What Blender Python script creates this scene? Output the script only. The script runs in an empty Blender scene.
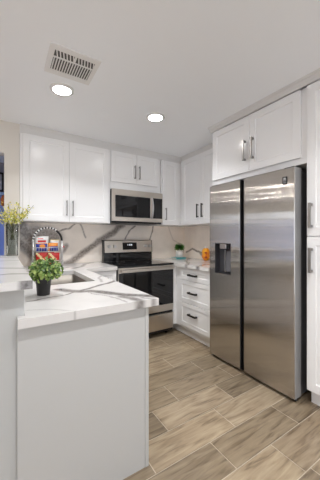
import bpy, bmesh, math, random
import numpy as np
from mathutils import Vector, Matrix, noise

C = bpy.context.scene
PI = math.pi
random.seed(7)

# ------------------------------------------------------------------ camera
TH = 0.561
cam_d = bpy.data.cameras.new('camera')
cam_d.sensor_fit = 'VERTICAL'
cam_d.sensor_height = 36.0
cam_d.lens = 248.0 / 480.0 * 36.0
cam_d.shift_y = -3.0 / 480.0
cam_d.clip_start = 0.02
cam = bpy.data.objects.new('camera', cam_d)
C.collection.objects.link(cam)
cam.location = (0, 0, 1.248)
cam.rotation_euler = (PI / 2, 0, -TH)
C.camera = cam

# ------------------------------------------------------------------ light
W = bpy.data.worlds.new('daylight')
C.world = W
W.use_nodes = True
W.node_tree.nodes['Background'].inputs[0].default_value = (0.91, 0.965, 1.05, 1)
W.node_tree.nodes['Background'].inputs[1].default_value = 1.6
LAMP_W = 5.0
LAMP_COL = (0.96, 0.98, 1.01)
LENS_E = 28.0
C.view_settings.view_transform = 'Standard'
C.view_settings.look = 'None'
C.view_settings.gamma = 1.0
C.view_settings.exposure = 0.60
try:
    C.cycles.max_bounces = 20
    C.cycles.diffuse_bounces = 16
    C.cycles.glossy_bounces = 5
    C.cycles.transmission_bounces = 8
    C.cycles.sample_clamp_indirect = 40.0
    C.cycles.caustics_reflective = False
    C.cycles.caustics_refractive = False
    C.cycles.use_denoising = True
except Exception:
    pass

# ------------------------------------------------------------------ materials
def mat(name, col, rough=0.5, metal=0.0, **kw):
    m = bpy.data.materials.new(name)
    m.use_nodes = True
    nt = m.node_tree
    b = nt.nodes['Principled BSDF']
    b.inputs['Base Color'].default_value = (*col, 1)
    b.inputs['Roughness'].default_value = rough
    b.inputs['Metallic'].default_value = metal
    for k, v in kw.items():
        b.inputs[k].default_value = v
    return m

def nodes(m):
    nt = m.node_tree
    return nt, nt.nodes['Principled BSDF']

def add_bump(m, scale, strength, dist=0.002, coord='Object', stretch=(1, 1, 1), detail=3):
    nt, b = nodes(m)
    tc = nt.nodes.new('ShaderNodeTexCoord')
    mp = nt.nodes.new('ShaderNodeMapping')
    mp.inputs['Scale'].default_value = stretch
    n = nt.nodes.new('ShaderNodeTexNoise')
    n.inputs['Scale'].default_value = scale
    n.inputs['Detail'].default_value = detail
    bp = nt.nodes.new('ShaderNodeBump')
    bp.inputs['Strength'].default_value = strength
    bp.inputs['Distance'].default_value = dist
    L = nt.links.new
    L(tc.outputs[coord], mp.inputs[0]); L(mp.outputs[0], n.inputs[0])
    L(n.outputs[0], bp.inputs['Height']); L(bp.outputs[0], b.inputs['Normal'])
    return n

def add_mottle(m, c1, c2, scale, coord='Object', stretch=(1, 1, 1), lo=0.35, hi=0.65):
    nt, b = nodes(m)
    tc = nt.nodes.new('ShaderNodeTexCoord')
    mp = nt.nodes.new('ShaderNodeMapping')
    mp.inputs['Scale'].default_value = stretch
    n = nt.nodes.new('ShaderNodeTexNoise')
    n.inputs['Scale'].default_value = scale
    n.inputs['Detail'].default_value = 4
    r = nt.nodes.new('ShaderNodeValToRGB')
    r.color_ramp.elements[0].position = lo; r.color_ramp.elements[0].color = (*c1, 1)
    r.color_ramp.elements[1].position = hi; r.color_ramp.elements[1].color = (*c2, 1)
    L = nt.links.new
    L(tc.outputs[coord], mp.inputs[0]); L(mp.outputs[0], n.inputs[0])
    L(n.outputs[0], r.inputs[0]); L(r.outputs[0], b.inputs['Base Color'])

M = {}
M['ceiling'] = mat('ceiling paint', (0.90, 0.92, 0.945), 0.8); add_bump(M['ceiling'], 120, 0.08)
M['wall'] = mat('wall paint', (0.70, 0.66, 0.60), 0.7); add_bump(M['wall'], 150, 0.1)
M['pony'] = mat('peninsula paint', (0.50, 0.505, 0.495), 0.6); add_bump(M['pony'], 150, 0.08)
M['blue'] = mat('blue wall paint', (0.22, 0.32, 0.70), 0.6); add_bump(M['blue'], 100, 0.1)
M['cab'] = mat('white cabinet lacquer', (0.85, 0.845, 0.84), 0.22); add_bump(M['cab'], 60, 0.03)
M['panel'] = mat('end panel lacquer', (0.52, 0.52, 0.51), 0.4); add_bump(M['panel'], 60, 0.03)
M['crown'] = mat('crown paint', (0.70, 0.69, 0.675), 0.45); add_bump(M['crown'], 60, 0.03)
M['black'] = mat('black plastic', (0.012, 0.012, 0.013), 0.35); add_bump(M['black'], 300, 0.05)
M['rubber'] = mat('black gasket rubber', (0.01, 0.01, 0.011), 0.7); add_bump(M['rubber'], 300, 0.05)
M['glass_black'] = mat('black glass', (0.006, 0.006, 0.007), 0.04); add_bump(M['glass_black'], 3, 0.02)
M['nickel'] = mat('brushed nickel', (0.34, 0.325, 0.31), 0.30, 1.0); add_bump(M['nickel'], 400, 0.05, 0.0005)
M['dark_pull'] = mat('dark pull metal', (0.045, 0.04, 0.037), 0.38, 0.7); add_bump(M['dark_pull'], 400, 0.05, 0.0005)  # pulls that reflect darkly, their darkness put into the colour; picture frame too
M['chrome'] = mat('chrome', (0.75, 0.75, 0.75), 0.12, 1.0); add_bump(M['chrome'], 30, 0.02, 0.0005)
M['white_plastic'] = mat('white plastic', (0.78, 0.77, 0.75), 0.4); add_bump(M['white_plastic'], 200, 0.03)
M['duct'] = mat('dark duct', (0.10, 0.095, 0.09), 0.8); add_bump(M['duct'], 100, 0.1)
M['wire'] = mat('pale grey wire', (0.62, 0.61, 0.60), 0.35, 0.6); add_bump(M['wire'], 300, 0.03)
M['bead_white'] = mat('white bead', (0.85, 0.84, 0.82), 0.4); add_bump(M['bead_white'], 200, 0.03)

def steel(name, col, rough, aniso=0.75, spread=0.0):
    """brushed metal: micro scratches run up the sheet, so each point's normal is scattered sideways along the tangent"""
    m = mat(name, col, rough, 1.0)
    nt, b = nodes(m); L = nt.links.new
    b.inputs['Anisotropic'].default_value = aniso
    t = nt.nodes.new('ShaderNodeTangent'); t.direction_type = 'RADIAL'; t.axis = 'Z'
    L(t.outputs[0], b.inputs['Tangent'])
    n = add_bump(m, 2.2, 0.13, 0.004, stretch=(1, 0.4, 1), detail=0)
    if spread:
        bp = b.inputs['Normal'].links[0].from_node
        tc = nt.nodes.new('ShaderNodeTexCoord')
        sc = nt.nodes.new('ShaderNodeVectorMath'); sc.operation = 'SCALE'; sc.inputs['Scale'].default_value = 9000
        wn = nt.nodes.new('ShaderNodeTexWhiteNoise'); wn.noise_dimensions = '3D'
        su = nt.nodes.new('ShaderNodeMath'); su.operation = 'SUBTRACT'; su.inputs[1].default_value = 0.5
        mu = nt.nodes.new('ShaderNodeMath'); mu.operation = 'MULTIPLY'; mu.inputs[1].default_value = spread
        s2 = nt.nodes.new('ShaderNodeVectorMath'); s2.operation = 'SCALE'
        ad = nt.nodes.new('ShaderNodeVectorMath'); ad.operation = 'ADD'
        no = nt.nodes.new('ShaderNodeVectorMath'); no.operation = 'NORMALIZE'
        L(tc.outputs['Object'], sc.inputs[0]); L(sc.outputs[0], wn.inputs['Vector']); L(wn.outputs['Value'], su.inputs[0]); L(su.outputs[0], mu.inputs[0])
        L(t.outputs[0], s2.inputs[0]); L(mu.outputs[0], s2.inputs['Scale']); L(bp.outputs[0], ad.inputs[0]); L(s2.outputs[0], ad.inputs[1])
        L(ad.outputs[0], no.inputs[0]); L(no.outputs[0], b.inputs['Normal'])
    return m
M['steel'] = steel('brushed stainless', (0.54, 0.515, 0.485), 0.085, 0.98, 0.9)
M['steel_light'] = steel('light stainless', (0.62, 0.57, 0.51), 0.28, 0.7)
M['sink'] = steel('sink stainless', (0.21, 0.19, 0.165), 0.48, 0.1)
M['door_side'] = mat('satin grey door side', (0.30, 0.295, 0.29), 0.35); add_bump(M['door_side'], 200, 0.03)
M['steel_edge'] = mat('stainless edge', (0.56, 0.55, 0.54), 0.3, 1.0); add_bump(M['steel_edge'], 400, 0.03, 0.0005)

def marble(name, base, vein, rough):
    m = mat(name, base, rough)
    nt, b = nodes(m)
    L = nt.links.new
    at = nt.nodes.new('ShaderNodeAttribute'); at.attribute_name = 'vein'
    tc = nt.nodes.new('ShaderNodeTexCoord')
    n = nt.nodes.new('ShaderNodeTexNoise'); n.inputs['Scale'].default_value = 9; n.inputs['Detail'].default_value = 6
    rm = nt.nodes.new('ShaderNodeMapRange')
    rm.inputs[1].default_value = 0.35; rm.inputs[2].default_value = 0.75; rm.inputs[3].default_value = 0.0; rm.inputs[4].default_value = 0.08
    n2 = nt.nodes.new('ShaderNodeTexNoise'); n2.inputs['Scale'].default_value = 45; n2.inputs['Detail'].default_value = 3
    r2 = nt.nodes.new('ShaderNodeMapRange')
    r2.inputs[1].default_value = 0.3; r2.inputs[2].default_value = 0.7; r2.inputs[3].default_value = 0.75; r2.inputs[4].default_value = 1.1
    mu = nt.nodes.new('ShaderNodeMath'); mu.operation = 'MULTIPLY'
    ad = nt.nodes.new('ShaderNodeMath'); ad.operation = 'ADD'; ad.use_clamp = True
    mx = nt.nodes.new('ShaderNodeMix'); mx.data_type = 'RGBA'
    mx.inputs['A'].default_value = (*base, 1); mx.inputs['B'].default_value = (*vein, 1)
    L(tc.outputs['Object'], n.inputs[0]); L(tc.outputs['Object'], n2.inputs[0])
    L(n.outputs[0], rm.inputs[0]); L(n2.outputs[0], r2.inputs[0])
    L(at.outputs['Fac'], mu.inputs[0]); L(r2.outputs[0], mu.inputs[1])
    L(mu.outputs[0], ad.inputs[0]); L(rm.outputs[0], ad.inputs[1])
    L(ad.outputs[0], mx.inputs['Factor']); L(mx.outputs['Result'], b.inputs['Base Color'])
    return m
M['counter'] = marble('quartz counter', (0.70, 0.68, 0.66), (0.12, 0.105, 0.10), 0.16)
M['splash'] = marble('quartz backsplash', (0.95, 0.87, 0.785), (0.22, 0.185, 0.16), 0.22)

def tile_mat():
    m = mat('wood look tile', (0.40, 0.31, 0.22), 0.34)
    nt, b = nodes(m); L = nt.links.new
    uv = nt.nodes.new('ShaderNodeUVMap'); uv.uv_map = 'grain'
    mp = nt.nodes.new('ShaderNodeMapping'); mp.inputs['Scale'].default_value = (1.3, 11.0, 1.0)
    n = nt.nodes.new('ShaderNodeTexNoise'); n.inputs['Scale'].default_value = 3.2; n.inputs['Detail'].default_value = 7; n.inputs['Distortion'].default_value = 0.9
    r = nt.nodes.new('ShaderNodeValToRGB')
    e = r.color_ramp.elements
    e[0].position = 0.30; e[0].color = (0.195, 0.142, 0.090, 1)
    e[1].position = 0.70; e[1].color = (0.462, 0.368, 0.252, 1)
    x = e.new(0.45); x.color = (0.338, 0.256, 0.170, 1)
    x = e.new(0.57); x.color = (0.398, 0.310, 0.210, 1)
    at = nt.nodes.new('ShaderNodeAttribute'); at.attribute_name = 'tone'
    mu = nt.nodes.new('ShaderNodeMix'); mu.data_type = 'RGBA'; mu.blend_type = 'MULTIPLY'; mu.inputs['Factor'].default_value = 1
    L(uv.outputs[0], mp.inputs[0]); L(mp.outputs[0], n.inputs[0]); L(n.outputs[0], r.inputs[0])
    L(r.outputs[0], mu.inputs['A']); L(at.outputs['Color'], mu.inputs['B']); L(mu.outputs['Result'], b.inputs['Base Color'])
    n2 = nt.nodes.new('ShaderNodeTexNoise'); n2.inputs['Scale'].default_value = 6
    L(mp.outputs[0], n2.inputs[0])
    bp = nt.nodes.new('ShaderNodeBump'); bp.inputs['Strength'].default_value = 0.08; bp.inputs['Distance'].default_value = 0.002
    L(n2.outputs[0], bp.inputs['Height']); L(bp.outputs[0], b.inputs['Normal'])
    return m
M['tile'] = tile_mat()
M['grout'] = mat('pale grout', (0.66, 0.57, 0.45), 0.8); add_bump(M['grout'], 200, 0.2)

def emis(name, col, s):
    m = mat(name, col, 0.5)
    b = m.node_tree.nodes['Principled BSDF']
    b.inputs['Emission Color'].default_value = (*col, 1)
    b.inputs['Emission Strength'].default_value = s
    return m
M['lens'] = emis('lamp lens', (1.0, 0.98, 0.955), LENS_E)
M['lens_bright'] = emis('bright lamp lens', (1.0, 0.97, 0.93), 100.0)  # dining lenses, boosted to strengthen the streaks on the fridge
M['display'] = emis('clock digits', (0.75, 0.80, 0.85), 0.35)

# ------------------------------------------------------------------ mesh helpers
class MB:
    def __init__(self):
        self.bm = bmesh.new(); self.mi = 0
    def _f(self, vs, smooth=False):
        try:
            f = self.bm.faces.new(vs)
        except ValueError:
            return None
        f.material_index = self.mi; f.smooth = smooth
        return f
    def box(self, x0, y0, z0, x1, y1, z1):
        x0, x1 = min(x0, x1), max(x0, x1); y0, y1 = min(y0, y1), max(y0, y1); z0, z1 = min(z0, z1), max(z0, z1)
        v = [self.bm.verts.new(p) for p in ((x0, y0, z0), (x1, y0, z0), (x1, y1, z0), (x0, y1, z0), (x0, y0, z1), (x1, y0, z1), (x1, y1, z1), (x0, y1, z1))]
        for q in ((3, 2, 1, 0), (4, 5, 6, 7), (0, 1, 5, 4), (1, 2, 6, 5), (2, 3, 7, 6), (3, 0, 4, 7)):
            self._f([v[i] for i in q])
        return self
    def prism(self, pts, axis, a, b, smooth=False):
        def P(p, t):
            return {'x': (t, p[0], p[1]), 'y': (p[0], t, p[1]), 'z': (p[0], p[1], t)}[axis]
        A = [self.bm.verts.new(P(p, a)) for p in pts]; B = [self.bm.verts.new(P(p, b)) for p in pts]
        self._f(A[::-1]); self._f(B)
        n = len(pts)
        for i in range(n):
            self._f([A[i], A[(i + 1) % n], B[(i + 1) % n], B[i]], smooth)
        return self
    def lathe(self, prof, c, n=24, smooth=True, cap=True):
        rings = []
        for r, z in prof:
            rings.append([self.bm.verts.new((c[0] + r * math.cos(2 * PI * k / n), c[1] + r * math.sin(2 * PI * k / n), c[2] + z)) for k in range(n)])
        for a, b in zip(rings, rings[1:]):
            for k in range(n):
                self._f([a[k], a[(k + 1) % n], b[(k + 1) % n], b[k]], smooth)
        if cap:
            self._f(rings[0][::-1]); self._f(rings[-1])
        return self
    def tube(self, pts, r, n=8, mats=None, radii=None):
        pts = [Vector(p) for p in pts]; rings = []
        ref = None
        for i, p in enumerate(pts):
            t = (pts[min(i + 1, len(pts) - 1)] - pts[max(i - 1, 0)]).normalized()
            if ref is None:
                ref = Vector((0, 0, 1)) if abs(t.z) < 0.9 else Vector((1, 0, 0))
            u = (ref - t * ref.dot(t)).normalized(); w = t.cross(u); ref = u
            rr = radii[i] if radii else r
            rings.append([self.bm.verts.new(p + rr * (math.cos(2 * PI * k / n) * u + math.sin(2 * PI * k / n) * w)) for k in range(n)])
        for i, (a, b) in enumerate(zip(rings, rings[1:])):
            if mats: self.mi = mats[i]
            for k in range(n):
                self._f([a[k], a[(k + 1) % n], b[(k + 1) % n], b[k]], True)
        self._f(rings[0][::-1]); self._f(rings[-1])
        return self
    def disc(self, c, axis, r, t, n=20, smooth=False):
        ax = Vector({'x': (1, 0, 0), 'y': (0, 1, 0), 'z': (0, 0, 1)}[axis])
        u = Vector((0, 0, 1)) if axis != 'z' else Vector((1, 0, 0)); w = ax.cross(u); c = Vector(c)
        A = [self.bm.verts.new(c + r * (math.cos(2 * PI * k / n) * u + math.sin(2 * PI * k / n) * w)) for k in range(n)]
        B = [self.bm.verts.new(v.co + ax * t) for v in A]
        self._f(A[::-1]); self._f(B)
        for k in range(n):
            self._f([A[k], A[(k + 1) % n], B[(k + 1) % n], B[k]], True)
        return self
    def build(self, name, m, parent=None, bevel=0.0, seg=2, fix=True):
        bm = self.bm
        if fix:
            bmesh.ops.recalc_face_normals(bm, faces=bm.faces)
        off = Vector((0, 0, 0))
        if parent is not None:
            q = parent
            while q is not None:
                off += Vector(q.location); q = q.parent
        else:
            xs = [v.co for v in bm.verts]
            lo = Vector([min(c[i] for c in xs) for i in range(3)]); hi = Vector([max(c[i] for c in xs) for i in range(3)])
            off = Vector(((lo.x + hi.x) / 2, (lo.y + hi.y) / 2, lo.z))
        for v in bm.verts: v.co -= off
        me = bpy.data.meshes.new(name); bm.to_mesh(me); bm.free()
        for mm in (m if isinstance(m, (list, tuple)) else [m]): me.materials.append(mm)
        o = bpy.data.objects.new(name, me); C.collection.objects.link(o)
        if parent is None: o.location = off
        else: o.parent = parent
        if bevel:
            b = o.modifiers.new('bevel', 'BEVEL'); b.width = bevel; b.segments = seg; b.limit_method = 'ANGLE'; b.angle_limit = 0.7
            b.harden_normals = False
        return o

def tag(o, label, cat, group=None, kind=None):
    o['label'] = label; o['category'] = cat
    if group: o['group'] = group
    if kind: o['kind'] = kind
    return o
def thing(name, loc, label, cat, group=None):
    o = bpy.data.objects.new(name, None); C.collection.objects.link(o); o.location = loc
    o.empty_display_size = 0.1
    return tag(o, label, cat, group)
def struct(o):
    o['kind'] = 'structure'; return o

# facing frames: u along the run, v up, w out of the face
def fS(Yf): return lambda u, v, w: (u, Yf - w, v)        # faces -Y
def fW(Xf): return lambda u, v, w: (Xf - w, u, v)        # faces -X
def fE(Xf): return lambda u, v, w: (Xf + w, u, v)        # faces +X
def fbox(mb, F, u0, v0, w0, u1, v1, w1):
    mb.box(*F(u0, v0, w0), *F(u1, v1, w1))

def shaker(F, u0, u1, v0, v1, parent, name='door', m=None, rail=0.062, t=0.02, rec=0.007):
    mb = MB(); bm = mb.bm
    def ring(a, w): return [bm.verts.new(F(*p, w)) for p in ((u0 + a, v0 + a), (u1 - a, v0 + a), (u1 - a, v1 - a), (u0 + a, v1 - a))]
    R = [ring(0, 0.0025), ring(0, t), ring(rail, t), ring(rail + 0.003, t - rec)]
    mb._f(R[0]); mb._f(R[3])
    for a, b in zip(R, R[1:]):
        for k in range(4): mb._f([a[k], a[(k + 1) % 4], b[(k + 1) % 4], b[k]])
    return mb.build(name, m or M['cab'], parent, bevel=0.0016)

def bar_pull(F, u, v, length, vertical, parent, m, t=0.02, s=0.011):
    mb = MB(); h = length / 2
    if vertical:
        fbox(mb, F, u - s / 2, v - h, t + 0.024, u + s / 2, v + h, t + 0.036)
        for e in (-1, 1): fbox(mb, F, u - s / 2, v + e * (h - 0.012) - s / 2, t, u + s / 2, v + e * (h - 0.012) + s / 2, t + 0.0245)
    else:
        fbox(mb, F, u - h, v - s / 2, t + 0.024, u + h, v + s / 2, t + 0.036)
        for e in (-1, 1): fbox(mb, F, u + e * (h - 0.012) - s / 2, v - s / 2, t, u + e * (h - 0.012) + s / 2, v + s / 2, t + 0.0245)
    return mb.build('handle', m, parent, bevel=0.001)

# ------------------------------------------------------------------ marble slabs
def seg_dist(P, a, b):
    a = np.array(a, float); b = np.array(b, float); d = b - a
    t = np.clip(((P - a) @ d) / (d @ d), 0, 1)
    return np.linalg.norm(P - (a + t[:, None] * d), axis=1)
def vein_field(P, veins, warp=0.012, freq=9.0, seed=0.0):
    nz = np.array([[noise.noise(Vector((p[0] * freq, p[1] * freq, seed))) + 0.5 * noise.noise(Vector((p[0] * freq * 2.7, p[1] * freq * 2.7, seed + 5))),
                    noise.noise(Vector((p[0] * freq, p[1] * freq, seed + 9))) + 0.5 * noise.noise(Vector((p[0] * freq * 2.7, p[1] * freq * 2.7, seed + 14)))] for p in P])
    Q = P + warp * nz
    out = np.zeros(len(P))
    for pts, width, st in veins:
        d = np.full(len(P), 9.0)
        for a, b in zip(pts, pts[1:]): d = np.minimum(d, seg_dist(Q, a, b))
        x = np.clip(1.25 - d / width, 0, 1)
        out = np.maximum(out, st * x * x * (3 - 2 * x))
    return out
def breaks(vals, step):
    vals = sorted(set(vals)); out = []
    for a, b in zip(vals, vals[1:]):
        n = max(1, int(round((b - a) / step)))
        out += [a + (b - a) * k / n for k in range(n)]
    return out + [vals[-1]]
def slab(name, ub, vb, keep, P3, w0, w1, veins, m, step=0.008, parent=None, seed=0.0, warp=0.012):
    """grid slab: u,v in plane, thickness w0..w1; keep(u,v) says which cells exist; P3 maps (u,v,w) to space"""
    U = breaks(ub, step); V = breaks(vb, step)
    K = [[keep((U[i] + U[i + 1]) / 2, (V[j] + V[j + 1]) / 2) for j in range(len(V) - 1)] for i in range(len(U) - 1)]
    mb = MB(); bm = mb.bm; ids = {}; uvs = []
    def vt(i, j, k):
        if (i, j, k) not in ids:
            ids[(i, j, k)] = bm.verts.new(P3(U[i], V[j], (w0, w1)[k])); uvs.append((U[i], V[j]))
        return ids[(i, j, k)]
    for i in range(len(U) - 1):
        for j in range(len(V) - 1):
            if not K[i][j]: continue
            for k in (0, 1): mb._f([vt(i, j, k), vt(i + 1, j, k), vt(i + 1, j + 1, k), vt(i, j + 1, k)])
            for di, dj, e in ((-1, 0, ((i, j), (i, j + 1))), (1, 0, ((i + 1, j), (i + 1, j + 1))), (0, -1, ((i, j), (i + 1, j))), (0, 1, ((i, j + 1), (i + 1, j + 1)))):
                a, b = i + di, j + dj
                if not (0 <= a < len(U) - 1 and 0 <= b < len(V) - 1 and K[a][b]):
                    mb._f([vt(*e[0], 0), vt(*e[1], 0), vt(*e[1], 1), vt(*e[0], 1)])
    vals = vein_field(np.array(uvs), veins, warp=warp, seed=seed)
    o = mb.build(name, m, parent)
    at = o.data.attributes.new('vein', 'FLOAT', 'POINT')
    at.data.foreach_set('value', vals.astype(np.float32))
    return o

# ================================================================== THE ROOM
ZC = 2.41                      # ceiling
XR, YB = 2.53, 3.27             # right wall, back wall
XL, YF, YD = -5.0, -2.6, 4.6    # far extents of the adjoining space

# floor: plank tiles in rows along X, offsets measured row by row
def make_floor():
    bm = bmesh.new()
    uvl = bm.loops.layers.uv.new('grain'); tone = bm.loops.layers.color.new('tone')
    def quad(x0, y0, x1, y1, z, mi, du=0, dv=0, tn=1.0, flip=False):
        vs = [bm.verts.new(p) for p in ((x0, y0, z), (x1, y0, z), (x1, y1, z), (x0, y1, z))]
        f = bm.faces.new(vs); f.material_index = mi
        for l in f.loops:
            l[uvl].uv = (l.vert.co.x + du, l.vert.co.y + dv); l[tone] = (tn, tn * 0.995, tn * 0.985, 1)
    quad(XL, YF, XR, YD, -0.0025, 1)
    pit, ln, g = 0.2062, 0.610, 0.0024
    known = {0: 1.357, 1: 1.06, 2: 1.288, 3: 0.895, 4: 1.13, 5: 0.97, 6: 1.38, 7: 1.2, 8: 1.0}
    rnd = random.Random(11)
    r0 = int(math.floor((YF - 0.703) / pit)); r1 = int(math.ceil((YD - 0.703) / pit))
    for r in range(r0, r1):
        y0 = max(YF, 0.703 + r * pit); y1 = min(YD, y0 + pit if y0 > YF else 0.703 + (r + 1) * pit)
        off = known.get(r, rnd.uniform(0, ln))
        k0 = int(math.floor((XL - off) / ln))
        for k in range(k0, int(math.ceil((XR - off) / ln))):
            x0, x1 = max(XL, off + k * ln), min(XR, off + (k + 1) * ln)
            if x1 - x0 < 0.01: continue
            quad(x0 + g, y0 + g, x1 - g, y1 - g, 0.0, 0, rnd.uniform(0, 50), rnd.uniform(0, 50), rnd.uniform(0.81, 1.03))
    me = bpy.data.meshes.new('floor'); bm.to_mesh(me); bm.free()
    me.materials.append(M['tile']); me.materials.append(M['grout'])
    o = bpy.data.objects.new('floor', me); C.collection.objects.link(o)
    return struct(o)
make_floor()

struct(MB().box(XL, YF, ZC, XR + 0.1, YD, ZC + 0.1).build('ceiling', M['ceiling']))
struct(MB().box(XR, YF, 0, XR + 0.1, YB + 0.1, ZC).build('wall_right', M['wall']))
struct(MB().box(0.135, YB, 0, XR, YB + 0.1, ZC).build('wall_back', M['wall']))
# wall end flush with the cabinet fronts, the header over the opening and the wall beyond it
mb = MB(); mb.box(0.0, 2.93, 0, 0.135, YB + 0.1, ZC); mb.box(-1.0, 2.93, 2.09, 0.0, 3.05, ZC); mb.box(XL, 2.93, 0, -1.0, 3.05, ZC)
struct(mb.build('wall_left', M['wall']))
# dining side: a wide window, clear along the top, an unseen screen added below to dim the daylight
WY0, WY1, WZ0, WZ1 = -2.3, 2.80, 0.45, 2.10
mb = MB(); mb.box(XL - 0.1, YF, 0, XL, 2.93, WZ0); mb.box(XL - 0.1, YF, WZ1, XL, 2.93, ZC); mb.box(XL - 0.1, YF, WZ0, XL, WY0, WZ1); mb.box(XL - 0.1, WY1, WZ0, XL, 2.93, WZ1)
struct(mb.build('wall_dining', M['wall']))
mb = MB()
for z in (WZ0, 1.82, WZ1 - 0.03): mb.box(XL - 0.09, WY0, z, XL - 0.02, WY1, z + 0.03)
for k in range(5):
    y = WY0 + (WY1 - WY0 - 0.03) * k / 4; mb.box(XL - 0.09, y, WZ0 + 0.03, XL - 0.02, y + 0.03, WZ1 - 0.03)
struct(mb.build('window_1', M['crown']))
scr = bpy.data.materials.new('added daylight screen'); scr.use_nodes = True
nt = scr.node_tree; nt.nodes.remove(nt.nodes['Principled BSDF'])
tr = nt.nodes.new('ShaderNodeBsdfTransparent'); tr.inputs[0].default_value = (0.70, 0.71, 0.78, 1)
nt.links.new(tr.outputs[0], nt.nodes['Material Output'].inputs[0])
o = MB().box(XL - 0.015, WY0, WZ0, XL - 0.012, WY1, 1.84).build('added_daylight_screen', scr); o['kind'] = 'structure'  # unseen sheet added to dim daylight through the lower window
mb = MB(); mb.box(XL, YD, 0, 0.4, YD + 0.1, 1.93); mb.box(0.135, YB + 0.1, 0, 0.235, YD, 1.93); mb.mi = 1; mb.box(XL, YD, 1.93, 0.4, YD + 0.1, ZC); mb.box(0.135, YB + 0.1, 1.93, 0.235, YD, ZC)
struct(mb.build('wall_far', [M['blue'], mat('lavender grey upper wall', (0.36, 0.34, 0.38), 0.7)]))  # far wall is lavender grey above the blue part
# pony wall carrying the bar
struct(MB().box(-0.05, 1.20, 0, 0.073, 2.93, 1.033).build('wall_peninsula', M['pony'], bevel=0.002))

# crown mouldings
def crown_profile(zb, pr):   # (out from face, z) from zb up to the ceiling, projecting pr at the top
    h = ZC - zb
    return [(a * pr, zb + b * h) for a, b in ((0.0, 0.0), (0.22, 0.0), (0.22, 0.12), (0.32, 0.17), (0.42, 0.36), (0.68, 0.66), (0.87, 0.72), (0.87, 0.84), (1.0, 0.89), (1.0, 1.0), (0.0, 1.0))]
YU, XU, XFB = 2.93, 2.20, 1.91
ZT_BACK, ZT_RIGHT, ZT_FRIDGE = 2.326, 2.350, 2.366
struct(MB().prism([(YU - a, z) for a, z in crown_profile(ZT_BACK, 0.026)], 'x', 0.136, XU).build('trim_1', M['crown']))
struct(MB().prism([(XU - a, z) for a, z in crown_profile(ZT_RIGHT, 0.026)], 'y', 1.967, YU - 0.027).build('trim_2', M['crown']))
struct(MB().prism([(XFB - 0.02 - a, z) for a, z in crown_profile(ZT_FRIDGE, 0.055)], 'y', 0.30, 1.967).build('trim_3', M['crown']))

# ================================================================== WALL CABINETS
ZU0, ZU1 = 1.415, 2.325
g = 0.0015
# left pair
t = thing('wall_cabinet', (0.62, 3.1, ZU0), 'white two-door wall cabinet above the sink corner, left of the microwave', 'cabinet')
MB().box(0.137, YU, ZU0, 1.112, YB - 0.012, ZU1).build('cabinet_body', M['cab'], t, bevel=0.0015)
F = fS(YU)
d = shaker(F, 0.162, 0.622 - g, ZU0 + 0.006, ZU1 - 0.004, t); bar_pull(F, 0.592, 1.57, 0.17, True, d, M['nickel'])
d = shaker(F, 0.622 + g, 1.085, ZU0 + 0.006, ZU1 - 0.004, t); bar_pull(F, 0.657, 1.57, 0.17, True, d, M['nickel'])
# over microwave
t = thing('wall_cabinet', (1.47, 3.1, 1.845), 'short white two-door wall cabinet directly above the microwave', 'cabinet')
MB().box(1.113, YU, 1.845, 1.842, YB - 0.012, ZU1).build('cabinet_body', M['cab'], t, bevel=0.0015)
d = shaker(F, 1.118, 1.470 - g, 1.938, ZU1 - 0.004, t, rail=0.055); bar_pull(F, 1.438, 2.085, 0.17, True, d, M['nickel'])
d = shaker(F, 1.470 + g, 1.800, 1.938, ZU1 - 0.004, t, rail=0.055); bar_pull(F, 1.503, 2.085, 0.17, True, d, M['nickel'])
# narrow one
t = thing('wall_cabinet', (2.02, 3.1, ZU0), 'narrow white single-door wall cabinet right of the microwave', 'cabinet')
MB().box(1.855, YU, ZU0, 2.199, YB - 0.012, ZU1).build('cabinet_body', M['cab'], t, bevel=0.0015)
d = shaker(F, 1.872, 2.150, ZU0 + 0.006, ZU1 - 0.004, t); bar_pull(F, 1.918, 1.57, 0.17, True, d, M['nickel'])
# right wall pair
t = thing('wall_cabinet', (2.36, 2.5, ZU0), 'white two-door wall cabinet on the right wall beyond the fridge', 'cabinet')
MB().box(XU, 1.968, ZU0, XR - 0.002, YB - 0.012, (ZT_RIGHT - 0.001)).build('cabinet_body', M['cab'], t, bevel=0.0015)
F = fW(XU)
d = shaker(F, 2.47 + g, 2.868, ZU0 + 0.006, (ZT_RIGHT - 0.001) - 0.004, t); bar_pull(F, 2.515, 1.595, 0.18, True, d, M['dark_pull'])
d = shaker(F, 2.072, 2.47 - g, ZU0 + 0.006, (ZT_RIGHT - 0.001) - 0.004, t); bar_pull(F, 2.427, 1.595, 0.18, True, d, M['dark_pull'])
# above the fridge
t = thing('wall_cabinet', (2.2, 1.47, 1.80), 'deep white two-door cabinet above the stainless fridge', 'cabinet')
MB().box(XFB, 0.982, 1.80, XR - 0.002, 1.948, (ZT_FRIDGE - 0.001)).build('cabinet_body', M['cab'], t, bevel=0.0015)
MB().box(XFB, 1.949, 0.0, XR - 0.002, 1.966, (ZT_FRIDGE - 0.001)).build('side_panel', M['cab'], t, bevel=0.0015)
F = fW(XFB)
d = shaker(F, 1.482 + g, 1.950, 1.848, (ZT_FRIDGE - 0.001) - 0.004, t); bar_pull(F, 1.525, 2.045, 0.19, True, d, M['nickel'], s=0.018)
d = shaker(F, 1.020, 1.482 - g, 1.848, (ZT_FRIDGE - 0.001) - 0.004, t); bar_pull(F, 1.440, 2.045, 0.19, True, d, M['nickel'], s=0.018)
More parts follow.
